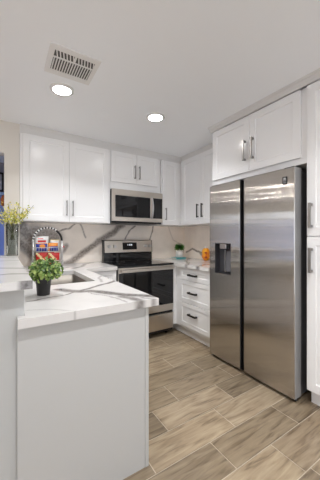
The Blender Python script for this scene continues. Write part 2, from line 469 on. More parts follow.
# pantry
t = thing('pantry_cabinet', (2.2, 0.66, 0), 'tall white pantry cabinet right of the fridge with upper and lower doors', 'cabinet')
MB().box(XFB, 0.34, 0.115, XR - 0.002, 0.9795, (ZT_FRIDGE - 0.001)).build('cabinet_body', M['cab'], t, bevel=0.0015)
MB().box(XFB + 0.06, 0.34, 0.0, XR - 0.002, 0.9795, 0.115).build('toe_kick', M['cab'], t)
d = shaker(F, 0.36, 0.973, 1.256, (ZT_FRIDGE - 0.001) - 0.004, t); bar_pull(F, 0.940, 1.405, 0.18, True, d, M['nickel'], s=0.018)
d = shaker(F, 0.36, 0.973, 0.125, 1.248, t); bar_pull(F, 0.940, 1.080, 0.18, True, d, M['nickel'], s=0.018)

# ================================================================== BASE CABINETS
ZK = 0.8745                     # underside of counters
# drawers on the right wall
t = thing('drawer_cabinet', (2.2, 2.3, 0), 'white three-drawer base cabinet between the range and the fridge', 'cabinet')
MB().box(XFB, 1.968, 0.115, XR - 0.002, YB - 0.002, ZK).build('cabinet_body', M['cab'], t, bevel=0.0015)
MB().box(1.856, 2.64, 0.115, XFB - 0.0005, YB - 0.002, ZK).build('filler_panel', M['cab'], t, bevel=0.0015)
MB().box(XFB + 0.06, 1.968, 0.0, XR - 0.002, YB - 0.002, 0.115).build('toe_kick', M['cab'], t)
for z0, z1, hz in ((0.722, 0.868, 0.792), (0.446, 0.714, 0.578), (0.150, 0.438, 0.315)):
    d = shaker(F, 1.975, 2.540, z0, z1, t, name='drawer', rail=0.05); bar_pull(F, 2.272, hz, 0.15, False, d, M['dark_pull'], s=0.021)
# left of the range
t = thing('base_cabinet', (0.9, 2.95, 0), 'white base cabinet in the back corner left of the range', 'cabinet')
MB().box(0.672, 2.66, 0.115, 1.082, YB - 0.002, ZK).build('cabinet_body', M['cab'], t, bevel=0.0015)
MB().box(0.672, 2.72, 0.0, 1.082, YB - 0.002, 0.115).build('toe_kick', M['cab'], t)
F = fS(2.66)
d = shaker(F, 0.74, 1.075, 0.722, 0.866, t, name='drawer', rail=0.045); bar_pull(F, 0.91, 0.794, 0.13, False, d, M['dark_pull'])
d = shaker(F, 0.74, 1.075, 0.125, 0.714, t); bar_pull(F, 1.035, 0.60, 0.15, True, d, M['dark_pull'])
# sink run with its big end panel
t = thing('base_cabinet', (0.36, 2.2, 0), 'pale peninsula cabinet under the sink counter with a plain end panel', 'cabinet')
mb = MB()
mb.box(0.076, 1.20, 0.115, 0.645, 1.78, ZK); mb.box(0.076, 2.66, 0.115, 0.645, 2.928, ZK); mb.box(0.137, 2.928, 0.115, 0.645, YB - 0.002, ZK)
mb.box(0.630, 1.78, 0.115, 0.645, 2.66, ZK); mb.box(0.076, 1.78, 0.115, 0.090, 2.66, ZK); mb.box(0.09, 1.78, 0.115, 0.63, 2.66, 0.13)
mb.build('cabinet_body', M['cab'], t)
MB().box(0.076, 1.20, 0.0, 0.590, 2.928, 0.115).build('toe_kick', M['cab'], t)
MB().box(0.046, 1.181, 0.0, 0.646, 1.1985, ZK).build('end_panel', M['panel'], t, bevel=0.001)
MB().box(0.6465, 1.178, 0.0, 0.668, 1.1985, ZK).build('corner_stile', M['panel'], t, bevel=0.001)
F = fE(0.645)
for k, (a, b) in enumerate(((1.205, 1.775), (1.785, 2.215), (2.22, 2.645))):
    d = shaker(F, a, b, 0.125, 0.866, t); bar_pull(F, b - 0.04 if k != 2 else a + 0.04, 0.70, 0.15, True, d, M['dark_pull'])

# ================================================================== COUNTERS
flat = lambda u, v, w: (u, v, w)
SINK = (0.19, 0.590, 1.86, 2.56)
def keep_left(u, v):
    if SINK[0] < u < SINK[1] and SINK[2] < v < SINK[3]: return False
    if u < 0.0745 and v > 1.199: return False
    if u > 0.715 and v < 2.625: return False
    if u < 0.137 and v > 2.929: return False
    return True
veinsL = [
    ([(0.30, 1.68), (0.335, 1.60), (0.405, 1.535), (0.45, 1.53), (0.53, 1.42), (0.59, 1.33), (0.64, 1.28), (0.73, 1.20)], 0.0420, 0.90),
    ([(0.38, 1.56), (0.46, 1.60), (0.56, 1.68), (0.66, 1.74), (0.72, 1.78)], 0.0210, 0.90),
    ([(0.10, 1.45), (0.20, 1.48), (0.29, 1.50), (0.38, 1.56)], 0.0105, 0.90),
    ([(0.41, 1.53), (0.44, 1.45), (0.49, 1.37), (0.52, 1.28), (0.53, 1.16)], 0.0075, 0.62),
    ([(0.56, 1.30), (0.59, 1.23), (0.60, 1.14)], 0.0330, 0.78),
    ([(0.66, 1.27), (0.64, 1.20), (0.70, 1.14)], 0.0150, 0.56),
    ([(0.08, 1.28), (0.18, 1.24), (0.27, 1.15)], 0.0060, 0.39),
    ([(0.62, 1.80), (0.66, 2.0), (0.72, 2.1)], 0.0150, 0.45),
    ([(0.62, 2.72), (0.75, 2.85), (0.85, 3.1), (1.0, 3.25)], 0.0330, 0.56),
    ([(0.15, 2.75), (0.4, 2.72), (0.6, 2.85)], 0.0270, 0.67),
]
ctl = slab('countertop', [0.046, 0.0745, 0.137, SINK[0], SINK[1], 0.715, 1.082], [1.150, 1.199, SINK[2], SINK[3], 2.625, 2.929, YB - 0.021], keep_left, flat, 0.875, 0.914, veinsL, M['counter'], seed=1.0)
tag(ctl, 'white marble-veined L-shaped countertop holding the sink, on the peninsula', 'countertop')
veinsR = [([(1.86, 2.35), (2.0, 2.5), (2.15, 2.75), (2.35, 2.9), (2.5, 3.2)], 0.0260, 0.67),
          ([(1.86, 2.15), (2.05, 2.25), (2.3, 2.2), (2.5, 2.35)], 0.0325, 0.84),
          ([(2.0, 2.5), (2.2, 2.4), (2.4, 2.42)], 0.0156, 0.56)]
ctr = slab('countertop', [1.856, XR - 0.021], [1.968, YB - 0.021], lambda u, v: True, flat, 0.875, 0.914, veinsR, M['counter'], step=0.012, seed=3.0)
tag(ctr, 'white marble-veined countertop above the three drawers, right of the range', 'countertop')
veinsB = [([(-0.32, 2.4), (-0.1, 2.25), (0.12, 2.2)], 0.03, 0.3), ([(-0.3, 1.9), (0.0, 1.7), (0.12, 1.62)], 0.03, 0.4),
          ([(-0.25, 1.35), (0.02, 1.42), (0.12, 1.36)], 0.02, 0.5), ([(0.06, 1.15), (0.10, 1.15)], 0.022, 0.9), ([(-0.3, 2.7), (0.1, 2.6)], 0.04, 0.35)]  # one short entry is a grey patch on the near edge
bar = slab('bar_top', [-0.32, 0.100], [1.150, 2.928], lambda u, v: True, flat, 1.0335, 1.067, veinsB, M['counter'], step=0.010, seed=5.0)
tag(bar, 'raised white marble-veined bar top on the peninsula wall, holding the flower vase', 'bar top')

# backsplashes
veinsS = [
    ([(0.55, 0.86), (0.72, 0.94), (0.84, 1.02), (0.98, 1.12), (1.12, 1.22), (1.26, 1.30), (1.42, 1.42)], 0.0486, 0.95),
    ([(0.83, 1.42), (0.87, 1.32), (0.90, 1.24)], 0.0121, 0.84),
    ([(1.62, 1.42), (1.52, 1.33), (1.46, 1.22)], 0.0121, 0.90),
    ([(1.93, 1.42), (1.90, 1.30), (1.86, 1.20)], 0.0121, 0.90),
    ([(0.13, 1.42), (0.20, 1.30), (0.30, 1.18), (0.36, 1.05), (0.40, 0.92)], 0.0966, 1.00),
    ([(0.13, 1.20), (0.24, 1.10), (0.34, 0.95)], 0.0702, 0.95),
    ([(0.28, 1.30), (0.40, 1.27), (0.52, 1.24)], 0.1229, 0.84),
    ([(0.52, 1.28), (0.62, 1.34), (0.70, 1.36), (0.78, 1.42)], 0.0135, 0.90),
    ([(0.50, 1.22), (0.56, 1.12), (0.62, 1.08), (0.66, 1.14)], 0.0378, 0.78),
    ([(2.2, 1.42), (2.3, 1.2), (2.5, 1.1)], 0.0108, 0.34),
]
bs = slab('backsplash', [0.137, XR - 0.001], [0.9145, 1.414], lambda u, v: True, lambda u, v, w: (u, YB - w, v), 0.001, 0.011, veinsS, M['splash'], step=0.010, seed=2.0)
tag(bs, 'marble-veined backsplash along the back wall behind the range', 'backsplash')
veinsS2 = [([(3.2, 1.00), (3.05, 1.06), (2.92, 1.03), (2.78, 1.00), (2.66, 1.02), (2.57, 1.10), (2.54, 1.22), (2.60, 1.34), (2.62, 1.42)], 0.0182, 0.95),
           ([(2.90, 1.03), (2.80, 0.96), (2.72, 0.91)], 0.0208, 0.78), ([(2.55, 1.1), (2.4, 1.05), (2.2, 1.1)], 0.0260, 0.56)]
bs2 = slab('backsplash', [1.968, YB - 0.0115], [0.9145, 1.414], lambda u, v: True, lambda u, v, w: (XR - w, u, v), 0.001, 0.011, veinsS2, M['splash'], step=0.010, seed=4.0)
tag(bs2, 'marble-veined backsplash on the right wall behind the small potted plant', 'backsplash')

# ================================================================== SINK
x0, x1, y0, y1 = SINK
t = thing('kitchen_sink', ((x0 + x1) / 2, (y0 + y1) / 2, 0.66), 'stainless undermount sink set into the peninsula countertop', 'sink')
def rrect(a0, b0, a1, b1, r, n=5):
    out = []
    for cx, cy, s in ((a1 - r, b1 - r, 0), (a0 + r, b1 - r, 1), (a0 + r, b0 + r, 2), (a1 - r, b0 + r, 3)):
        for k in range(n + 1):
            a = (s + k / n) * PI / 2; out.append((cx + r * math.cos(a), cy + r * math.sin(a)))
    return out
mb = MB(); rings = []
for inset, z, r in ((-0.025, 0.8735, 0.045), (0.003, 0.8735, 0.03), (0.006, 0.72, 0.03), (0.012, 0.69, 0.03), (0.035, 0.682, 0.03)):
    rings.append([mb.bm.verts.new((*p, z)) for p in rrect(x0 + inset, y0 + inset, x1 - inset, y1 - inset, r)])
for a, b in zip(rings, rings[1:]):
    n = len(a)
    for k in range(n): mb._f([a[k], a[(k + 1) % n], b[(k + 1) % n], b[k]], True)
mb._f(rings[-1]); basin = mb.build('basin', M['sink'], t, fix=False)
s = basin.modifiers.new('thick', 'SOLIDIFY'); s.thickness = 0.0015; s.offset = 0
MB().disc(((x0 + x1) / 2, (y0 + y1) / 2, 0.6835), 'z', 0.045, 0.004).build('drain', M['chrome'], t)

# ================================================================== FRIDGE
FX = 1.837
t = thing('refrigerator', (2.2, 1.49, 0), 'stainless side-by-side refrigerator with a dispenser in its left door', 'refrigerator')
MB().box(1.933, 1.040, 0.03, 2.50, 1.936, 1.765).build('body', mat('fridge side grey', (0.09, 0.09, 0.095), 0.4), t, bevel=0.003)
def fdoor(ya, yb, hole=None):
    """door front with rounded vertical edges; optional recess opening (y0,y1,z0,z1)"""
    z0, z1, r, xb = 0.032, 1.775, 0.010, 1.925
    prof = []
    n = 5
    for k in range(n + 1):
        a = PI / 2 * k / n; prof.append((FX + r - r * math.cos(a) if False else FX + r * (1 - math.sin(a)), ya + r * (1 - math.cos(a))))
    mid = []
    for k in range(1, 12):
        y = ya + r + (yb - ya - 2 * r) * k / 12
        mid.append((FX - 0.004 * math.sin(PI * k / 12), y))
    prof += mid
    for k in range(n + 1):
        a = PI / 2 * (1 - k / n); prof.append((FX + r * (1 - math.sin(a)), yb - r * (1 - math.cos(a))))
    prof += [(xb, yb), (xb, ya)]
    mb = MB()
    if not hole:
        mb.prism(prof, 'z', z0, z1, smooth=False)
    else:
        hy0, hy1, hz0, hz1 = hole
        front = [(x, y) for x, y in prof[:-2]]
        def interp(y):
            for (xa, A), (xb2, B) in zip(front, front[1:]):
                if min(A, B) <= y <= max(A, B) and A != B: return xa + (xb2 - xa) * (y - A) / (B - A)
            return FX
        ys = [y for x, y in front]
        allp = sorted(set([(round(x, 6), round(y, 6)) for x, y in front] + [(round(interp(hy0), 6), hy0), (round(interp(hy1), 6), hy1)]), key=lambda p: (p[1], -p[0] if p[1] < (ya + yb) / 2 else p[0]))
        zs = [z0, hz0, hz1, z1]
        V = [[mb.bm.verts.new((x, y, z)) for z in zs] for x, y in allp]
        B0 = [mb.bm.verts.new((xb, ya, z)) for z in zs]; B1 = [mb.bm.verts.new((xb, yb, z)) for z in zs]
        cols = [B0] + V + [B1]; ysx = [ya] + [p[1] for p in allp] + [yb]
        for i in range(len(cols) - 1):
            for j in range(3):
                if j == 1 and ysx[i] >= hy0 - 1e-6 and ysx[i + 1] <= hy1 + 1e-6 and 0 < i < len(cols) - 2: continue
                mb._f([cols[i][j], cols[i + 1][j], cols[i + 1][j + 1], cols[i][j + 1]])
        for j in range(3): mb._f([B0[j], B0[j + 1], B1[j + 1], B1[j]])
        mb._f([c[0] for c in cols]); mb._f([c[3] for c in cols])
    o = mb.build('door', [M['steel'], M['door_side'], M['black']], t, bevel=0.0)
    for p in o.data.polygons:
        if abs(p.normal.z) < 0.5: p.use_smooth = True
        if p.normal.y < (-0.35 if ya > 1.2 else -0.8): p.material_index = 1 if ya < 1.2 else 2
        if p.normal.y > 0.9 and yb < 1.6: p.material_index = 2  # door edges facing the gap blackened, its shade put into the colour
    o.data.set_sharp_from_angle(angle=0.6) if hasattr(o.data, 'set_sharp_from_angle') else None
    return o
HOLE = (1.647, 1.858, 0.882, 1.186)
dl = fdoor(1.535, 1.942, HOLE)
dr = fdoor(1.032, 1.502)
# recessed grips in the gap
MB().box(1.872, 1.503, 0.05, 1.932, 1.534, 1.765).build('door_gap', M['rubber'], t)
for d_, y in ((dl, 1.5335), (dr, 1.5025)):
    MB().box(1.862, y - 0.001, 0.35, 1.900, y + 0.001, 1.45).build('grip', M['black'], d_)
MB().box(1.9255, 1.034, 0.05, 1.9325, 1.5, 1.77).build('gasket', M['rubber'], dr)
MB().box(1.9255, 1.537, 0.05, 1.9325, 1.94, 1.77).build('gasket', M['rubber'], dl)
# hinge covers, kick grille and feet
for y0_, y1_ in ((1.05, 1.13), (1.85, 1.93)):
    MB().box(1.86, y0_, 1.7755, 1.98, y1_, 1.788).build('hinge_cover', M['black'], t, bevel=0.003)
MB().box(1.885, 1.045, 0.010, 1.93, 1.93, 0.031).build('kick_grille', M['black'], t)
for y in (1.06, 1.915):
    MB().disc((1.89, y, 0.0), 'z', 0.018, 0.014).build('foot', M['black'], t)
# dispenser
disp = MB()
hy0, hy1, hz0, hz1 = HOLE
disp.box(1.892, hy0 - 0.002, hz0 - 0.002, 1.8955, hy1 + 0.002, hz1 + 0.002)
disp.box(1.836, hy0 - 0.002, hz0, 1.893, hy0 + 0.003, hz1); disp.box(1.836, hy1 - 0.003, hz0, 1.893, hy1 + 0.002, hz1)
disp.box(1.836, hy0, hz0 - 0.002, 1.893, hy1, hz0 + 0.005); disp.box(1.836, hy0, hz1 - 0.005, 1.893, hy1, hz1 + 0.002)
dispo = disp.build('dispenser', mat('dispenser grey plastic', (0.045, 0.045, 0.05), 0.3), dl)
mb = MB(); mb.box(1.842, 1.715, 1.130, 1.890, 1.800, 1.178); mb.build('nozzle', M['steel_edge'], dl, bevel=0.006)
mb = MB(); mb.prism([(1.874, 0.905), (1.884, 0.900), (1.890, 1.10), (1.882, 1.11)], 'y', 1.655, 1.748); mb.build('ice_paddle', mat('paddle grey', (0.12, 0.12, 0.13), 0.35), dl, bevel=0.003)
mb = MB(); mb.box(1.872, 1.753, 0.90, 1.880, 1.762, 1.12); mb.build('trim_strip', M['steel_edge'], dl, bevel=0.002)
mb = MB(); mb.box(1.846, 1.66, 0.8875, 1.890, 1.845, 0.893); mb.build('drip_tray', M['black'], dl)
# small square sticker
xs = FX - 0.0052
st = MB(); st.box(xs, 1.090, 1.652, xs + 0.003, 1.127, 1.712); st.build('sticker', mat('sticker black', (0.012, 0.012, 0.013), 0.8), dr)
st = MB()
st.box(xs - 0.0006, 1.098, 1.682, xs, 1.101, 1.705); st.box(xs - 0.0006, 1.116, 1.682, xs, 1.119, 1.705); st.box(xs - 0.0006, 1.098, 1.679, xs, 1.119, 1.682); st.box(xs - 0.0006, 1.104, 1.69, xs, 1.113, 1.705)
for k in range(5): st.box(xs - 0.0006, 1.097 + k * 0.0052, 1.663, xs, 1.1005 + k * 0.0052, 1.669)
st.build('sticker_print', mat('sticker grey print', (0.55, 0.55, 0.55), 0.6), dr)

# ================================================================== RANGE
RX0, RX1, RY = 1.0885, 1.850, 2.615
t = thing('range', (1.47, 2.93, 0), 'stainless electric range with black glass cooktop and oven door', 'stove')
MB().box(RX0, RY + 0.03, 0.05, RX1, 3.245, 0.898).build('body', M['black'], t, bevel=0.002)
mb = MB(); mb.box(RX0 - 0.001, RY - 0.006, 0.898, RX1 + 0.001, 3.17, 0.918); ck = mb.build('cooktop', M['glass_black'], t, bevel=0.004)
ring = mat('burner ring grey', (0.05, 0.05, 0.052), 0.3)
for cx, cy, r in ((1.28, 2.80, 0.10), (1.66, 2.80, 0.085), (1.28, 3.05, 0.075), (1.66, 3.05, 0.10)):
    mb = MB(); mb.lathe([(r - 0.004, 0.9182), (r - 0.004, 0.9186), (r, 0.9186), (r, 0.9182)], (cx, cy, 0), n=40, cap=False); mb.build('burner_ring', ring, ck)
# backguard
mb = MB(); mb.prism([(3.175, 0.918), (3.175, 1.035), (3.245, 1.035), (3.245, 0.918)], 'x', RX0 + 0.03, RX1); mb.build('backguard_base', M['glass_black'], t)
mb = MB(); mb.prism([(3.165, 1.035), (3.180, 1.195), (3.190, 1.205), (3.245, 1.205), (3.245, 1.035)], 'x', RX0 + 0.040, RX1 - 0.004); bg = mb.build('backguard', M['steel_light'], t, bevel=0.003)
mb = MB(); mb.prism([(3.168, 1.035), (3.182, 1.198), (3.245, 1.208), (3.245, 1.035)], 'x', RX0 + 0.028, RX0 + 0.0395); mb.build('end_cap', M['black'], bg)
mb = MB(); mb.prism([(3.168, 1.035), (3.182, 1.198), (3.245, 1.208), (3.245, 1.035)], 'x', RX1 - 0.0035, RX1 + 0.006); mb.build('end_cap', M['black'], bg)
mb = MB(); mb.prism([(3.1645, 1.072), (3.1745, 1.172), (3.181, 1.172), (3.171, 1.072)], 'x', 1.385, 1.600); dp = mb.build('control_display', M['glass_black'], bg)
mb = MB()
for k, w in ((0, 0.008), (1, 0.016), (2, 0.016)): mb.box(1.458 + k * 0.026, 3.1655, 1.128, 1.458 + k * 0.026 + w, 3.1705, 1.150)
mb.build('clock_digits', M['display'], dp)
for kx in (1.185, 1.262, 1.735, 1.805):
    mb = MB(); mb.disc((kx, 3.135, 1.12), 'y', 0.021, 0.036); mb.box(kx - 0.004, 3.130, 1.10, kx + 0.004, 3.137, 1.14); mb.build('knob', M['steel_edge'], bg, bevel=0.002)
# oven door
F = fS(RY + 0.03)
mb = MB(); fbox(mb, F, RX0 + 0.003, 0.315, 0.0, RX1 - 0.003, 0.892, 0.030); od = mb.build('oven_door', M['steel_light'], t, bevel=0.003)
mb = MB(); fbox(mb, F, RX0 + 0.006, 0.400, 0.028, RX1 - 0.006, 0.835, 0.0335); mb.build('oven_window', M['glass_black'], od, bevel=0.001)
mb = MB(); fbox(mb, F, RX0 + 0.02, 0.846, 0.060, RX1 - 0.02, 0.872, 0.080)
for x in (RX0 + 0.05, RX1 - 0.07): fbox(mb, F, x, 0.849, 0.03, x + 0.02, 0.869, 0.061)
mb.build('handle', M['steel_light'], od, bevel=0.005)
mb = MB(); fbox(mb, F, RX0 + 0.003, 0.085, 0.0, RX1 - 0.003, 0.285, 0.026); fbox(mb, F, RX0 + 0.003, 0.272, 0.024, RX1 - 0.003, 0.285, 0.038); mb.build('storage_drawer', M['steel_light'], t, bevel=0.003)
for x in (RX0 + 0.05, RX1 - 0.05):
    for y in (2.72, 3.18): MB().disc((x, y, 0.0), 'z', 0.018, 0.052).build('foot', M['black'], t)

# ================================================================== MICROWAVE
t = thing('microwave', (1.47, 3.06, 1.425), 'stainless over-the-range microwave mounted above the stove', 'microwave')
MY = 2.865
MB().box(1.1145, MY + 0.03, 1.432, 1.8415, 3.256, 1.8435).build('body', M['black'], t, bevel=0.002)
F = fS(MY + 0.03)
mb = MB(); bm = mb.bm
def mring(a0, b0, a1, b1, w): return [bm.verts.new(F(*p, w)) for p in ((a0, b0), (a1, b0), (a1, b1), (a0, b1))]
R = [mring(1.1145, 1.446, 1.685, 1.842, 0), mring(1.1145, 1.446, 1.685, 1.842, 0.03), mring(1.153, 1.496, 1.652, 1.768, 0.03), mring(1.156, 1.499, 1.649, 1.765, 0.024)]
mb._f(R[0]); mb._f(R[3])
for a, b in zip(R, R[1:]):
    for k in range(4): mb._f([a[k], a[(k + 1) % 4], b[(k + 1) % 4], b[k]])
md = mb.build('door', M['steel_light'], t, bevel=0.002)
mb = MB(); fbox(mb, F, 1.1565, 1.4995, 0.0245, 1.6485, 1.7645, 0.027); mb.build('window', M['glass_black'], md)
mb = MB(); pts = []
for k in range(13):
    v = 1.495 + (1.775 - 1.495) * k / 12; pts.append(F(1.671, v, 0.034 + 0.035 * math.sin(PI * k / 12)))
mb.tube(pts, 0.011, 10); mb.build('handle', M['steel_edge'], md)
mb = MB(); fbox(mb, F, 1.687, 1.446, 0.0, 1.8415, 1.842, 0.029); cp = mb.build('control_panel', M['steel_light'], t, bevel=0.002)
mb = MB(); fbox(mb, F, 1.690, 1.496, 0.028, 1.836, 1.768, 0.0305); kp = mb.build('keypad', M['glass_black'], cp)
mb = MB()
fbox(mb, F, 1.1145, 1.424, -0.36, 1.8415, 1.4315, 0.006)
mb.build('vent_grille', M['black'], t, bevel=0.002)

# ================================================================== CEILING FITTINGS
def downlight(x, y, label, group, lens='lens', watts=None):
    t = thing('recessed_downlight', (x, y, ZC), label, 'ceiling light', group)
    MB().lathe([(0.068, -0.012), (0.076, -0.012), (0.090, -0.004), (0.090, 0.0), (0.068, 0.0)], (x, y, ZC), n=32, cap=False).build('trim_ring', M['white_plastic'], t)
    MB().disc((x, y, ZC - 0.008), 'z', 0.0675, 0.006, n=32).build('lens', M[lens], t)
    ld = bpy.data.lights.new('lamp_light', 'AREA'); ld.shape = 'DISK'; ld.size = 0.13; ld.energy = LAMP_W if watts is None else watts; ld.color = LAMP_COL; ld.spread = math.radians(125)
    lo = bpy.data.objects.new('lamp_light', ld); C.collection.objects.link(lo); lo.parent = t; lo.location = (0, 0, -0.0125)
    return t
downlight(0.386, 2.065, 'round recessed downlight beside the ceiling vent', 'recessed ceiling lights')
downlight(1.240, 2.056, 'round recessed downlight in the middle of the ceiling, above the range aisle', 'recessed ceiling lights')
for x in (0.389, 1.251): downlight(x, 0.35, 'added unseen downlight on the ceiling near the viewer', 'added unseen lights near the viewer')  # pair out of view, added for light in the near kitchen
for x in (-2.08, -2.95, -3.80):  # rows inferred from fridge bands; extra lamps per row added to brighten them
    for y in (-0.9, 0.3, 1.4, 2.45): downlight(x, y, 'round recessed downlight on the dining side ceiling', 'dining side ceiling lights', 'lens_bright', 1.0)

downlight(-0.9, 3.8, 'added unseen downlight in the blue room beyond the opening', 'added blue room light')  # out of view, added because the room beyond came out dark
# air vent
vx0, vx1, vy0, vy1 = 0.233, 0.545, 1.591, 1.889
t = thing('ceiling_vent', ((vx0 + vx1) / 2, (vy0 + vy1) / 2, ZC), 'square white slotted air vent on the ceiling', 'vent')
mb = MB(); zt = ZC - 0.0005; zb = ZC - 0.008
ix0, ix1, iy0, iy1 = 0.266, 0.516, 1.636, 1.839
mb.box(vx0, vy0, zb, vx1, iy0, zt); mb.box(vx0, iy1, zb, vx1, vy1, zt); mb.box(vx0, iy0, zb, ix0, iy1, zt); mb.box(ix1, iy0, zb, vx1, iy1, zt)
mb.box(ix0, 1.696, zb, ix1, 1.708, zt); mb.box(0.387, iy0, zb, 0.400, 1.696, zt)
mb.build('frame', M['white_plastic'], t, bevel=0.001)
MB().box(ix0 - 0.003, iy0 - 0.003, ZC - 0.004, ix1 + 0.003, iy1 + 0.003, ZC - 0.001).build('duct_opening', M['duct'], t)
for k in range(15):
    x = ix0 + (ix1 - ix0) * (k + 0.5) / 15
    mb = MB(); mb.prism([(x - 0.0045, zb), (x - 0.001, zb), (x + 0.0045, ZC - 0.0045), (x + 0.001, ZC - 0.0045)], 'y', 1.708, iy1); mb.build('slat', M['white_plastic'], t)
for xa, xb_ in ((ix0, 0.387), (0.400, ix1)):
    for k in range(6):
        x = xa + (xb_ - xa) * (k + 0.3) / 6
        mb = MB(); mb.prism([(x, iy0), (x + 0.007, iy0), (x + 0.021, 1.696), (x + 0.014, 1.696)], 'z', zb, ZC - 0.0045); mb.build('slat', M['white_plastic'], t)

# ================================================================== SMALL THINGS
def leaf_cloud(mb, c, rx, ry, rz, n, size, rnd, lo=-0.5, outward=0.7, nm=3, kmax=1.0):
    bm = mb.bm
    for i in range(n):
        while True:
            d = Vector((rnd.gauss(0, 1), rnd.gauss(0, 1), rnd.gauss(0, 1))).normalized()
            if d.z > lo: break
        k = rnd.uniform(0.5, kmax)
        p = Vector((c[0] + d.x * rx * k, c[1] + d.y * ry * k, c[2] + d.z * rz * k))
        nrm = (d * outward + Vector((rnd.uniform(-1, 1), rnd.uniform(-1, 1), rnd.uniform(-0.3, 1))) * 0.8).normalized()
        a = nrm.orthogonal().normalized(); a.rotate(Matrix.Rotation(rnd.uniform(0, 2 * PI), 3, nrm)); b = nrm.cross(a)
        s = size * rnd.uniform(0.7, 1.25); mi = rnd.randrange(nm)
        ring = []
        for m_ in range(7):
            ang = 2 * PI * m_ / 7; ring.append(bm.verts.new(p + a * s * math.cos(ang) * 0.5 + b * s * math.sin(ang) * 0.42 + nrm * s * 0.10 * math.cos(2 * ang)))
        ctr_ = bm.verts.new(p - nrm * s * 0.10)
        for m_ in range(7):
            f = bm.faces.new((ctr_, ring[m_], ring[(m_ + 1) % 7])); f.material_index = mi; f.smooth = True
LEAF = [mat('leaf light', (0.36, 0.46, 0.13), 0.5), mat('leaf mid', (0.17, 0.28, 0.06), 0.5), mat('leaf deep', (0.06, 0.13, 0.025), 0.5)]
for m_ in LEAF: add_bump(m_, 80, 0.1)
rnd = random.Random(3)
# bushy plant on the peninsula counter
px_, py_ = 0.1925, 1.57
t = thing('potted_plant', (px_, py_, 0.914), 'bushy light green plant in a black pot on the peninsula countertop', 'plant')
MB().lathe([(0.0, 0.001), (0.033, 0.001), (0.034, 0.004), (0.0415, 0.090), (0.044, 0.091), (0.044, 0.099), (0.040, 0.099), (0.038, 0.088), (0.0, 0.086)], (px_, py_, 0.914), n=28, cap=False).build('pot', mat('black ceramic', (0.018, 0.017, 0.017), 0.5), t)
MB().disc((px_, py_, 1.000), 'z', 0.037, 0.004).build('soil', mat('dark soil', (0.03, 0.02, 0.014), 0.9), t)
mb = MB()
for k in range(16):
    a = rnd.uniform(0, 2 * PI); r = rnd.uniform(0.02, 0.07); h = rnd.uniform(0.07, 0.15)
    mb.tube([(px_ + 0.008 * math.cos(a), py_ + 0.008 * math.sin(a), 1.002), (px_ + 0.4 * r * math.cos(a), py_ + 0.4 * r * math.sin(a), 1.002 + h * 0.6), (px_ + r * math.cos(a), py_ + r * math.sin(a), 1.002 + h)], 0.0013, 5)
mb.build('stems', mat('stem green', (0.14, 0.22, 0.05), 0.6), t)
mb = MB(); leaf_cloud(mb, (px_ + 0.014, py_, 1.052), 0.086, 0.090, 0.072, 680, 0.0180, rnd, lo=-0.75, kmax=1.08); mb.build('foliage', LEAF, t, fix=False)

# glass vase with yellow-green sprays
vx, vy, vz = 0.066, 2.845, 1.067
t = thing('flower_vase', (vx, vy, vz), 'clear glass vase of yellow-green blossom sprays on the bar top', 'vase')
gl = bpy.data.materials.new('clear vase glass'); gl.use_nodes = True
nt = gl.node_tree; nt.nodes.remove(nt.nodes['Principled BSDF'])
tr = nt.nodes.new('ShaderNodeBsdfTransparent'); tr.inputs[0].default_value = (0.93, 0.95, 0.94, 1)
gs = nt.nodes.new('ShaderNodeBsdfGlossy'); gs.inputs['Roughness'].default_value = 0.03
fr = nt.nodes.new('ShaderNodeFresnel'); fr.inputs[0].default_value = 1.35
ms = nt.nodes.new('ShaderNodeMixShader')
for a_, b_ in ((fr.outputs[0], ms.inputs[0]), (tr.outputs[0], ms.inputs[1]), (gs.outputs[0], ms.inputs[2]), (ms.outputs[0], nt.nodes['Material Output'].inputs[0])): nt.links.new(a_, b_)
mb = MB(); rings = []
for hw, z in ((0.050, 0.0), (0.053, 0.31), (0.049, 0.31), (0.046, 0.014)):
    rings.append([mb.bm.verts.new((*p, vz + z)) for p in rrect(vx - hw, vy - hw, vx + hw, vy + hw, 0.012, 3)])
for a, b in zip(rings, rings[1:]):
    n = len(a)
    for k in range(n): mb._f([a[k], a[(k + 1) % n], b[(k + 1) % n], b[k]], True)
mb._f(rings[0][::-1]); mb._f(rings[-1])
mb.build('vase', gl, t)
FL = [mat('blossom yellow', (0.82, 0.72, 0.10), 0.5), mat('blossom pale', (0.80, 0.76, 0.36), 0.5), mat('blossom green', (0.40, 0.44, 0.07), 0.5)]
for m_ in FL: add_bump(m_, 80, 0.1)
stems = MB(); bl = MB()
tips = [(-0.17, -0.05, 0.46), (-0.12, 0.02, 0.52), (-0.07, -0.06, 0.44), (-0.03, 0.02, 0.51), (0.02, -0.05, 0.47), (0.06, 0.0, 0.52), (0.10, -0.06, 0.46), (0.14, -0.03, 0.48), (0.185, -0.05, 0.50), (-0.15, -0.08, 0.38), (0.0, -0.10, 0.40), (0.09, -0.10, 0.39), (-0.08, 0.03, 0.40), (0.04, 0.02, 0.42)]
for dx, dy, h in tips:
    b0 = Vector((vx - dx * 0.15, vy - dy * 0.2, vz + (0.03 if dx > 0.17 else 0.15))); b2 = Vector((vx + dx, vy + dy, vz + h)); b1 = Vector((vx + dx * 0.12, vy + dy * 0.15, vz + 0.29))
    pts = []
    for k in range(9):
        u = k / 8; pts.append(b0 * (1 - u) ** 2 + 2 * b1 * u * (1 - u) + b2 * u * u)
    stems.tube(pts, 0.0018, 5)
    for k in range(26):
        u = rnd.uniform(0.62, 1.0); q = b0 * (1 - u) ** 2 + 2 * b1 * u * (1 - u) + b2 * u * u
        q = q + Vector((rnd.gauss(0, 0.016), rnd.gauss(0, 0.012), rnd.gauss(0, 0.014)))
        leaf_cloud(bl, q, 0.006, 0.006, 0.006, 2, 0.015, rnd, lo=-1)
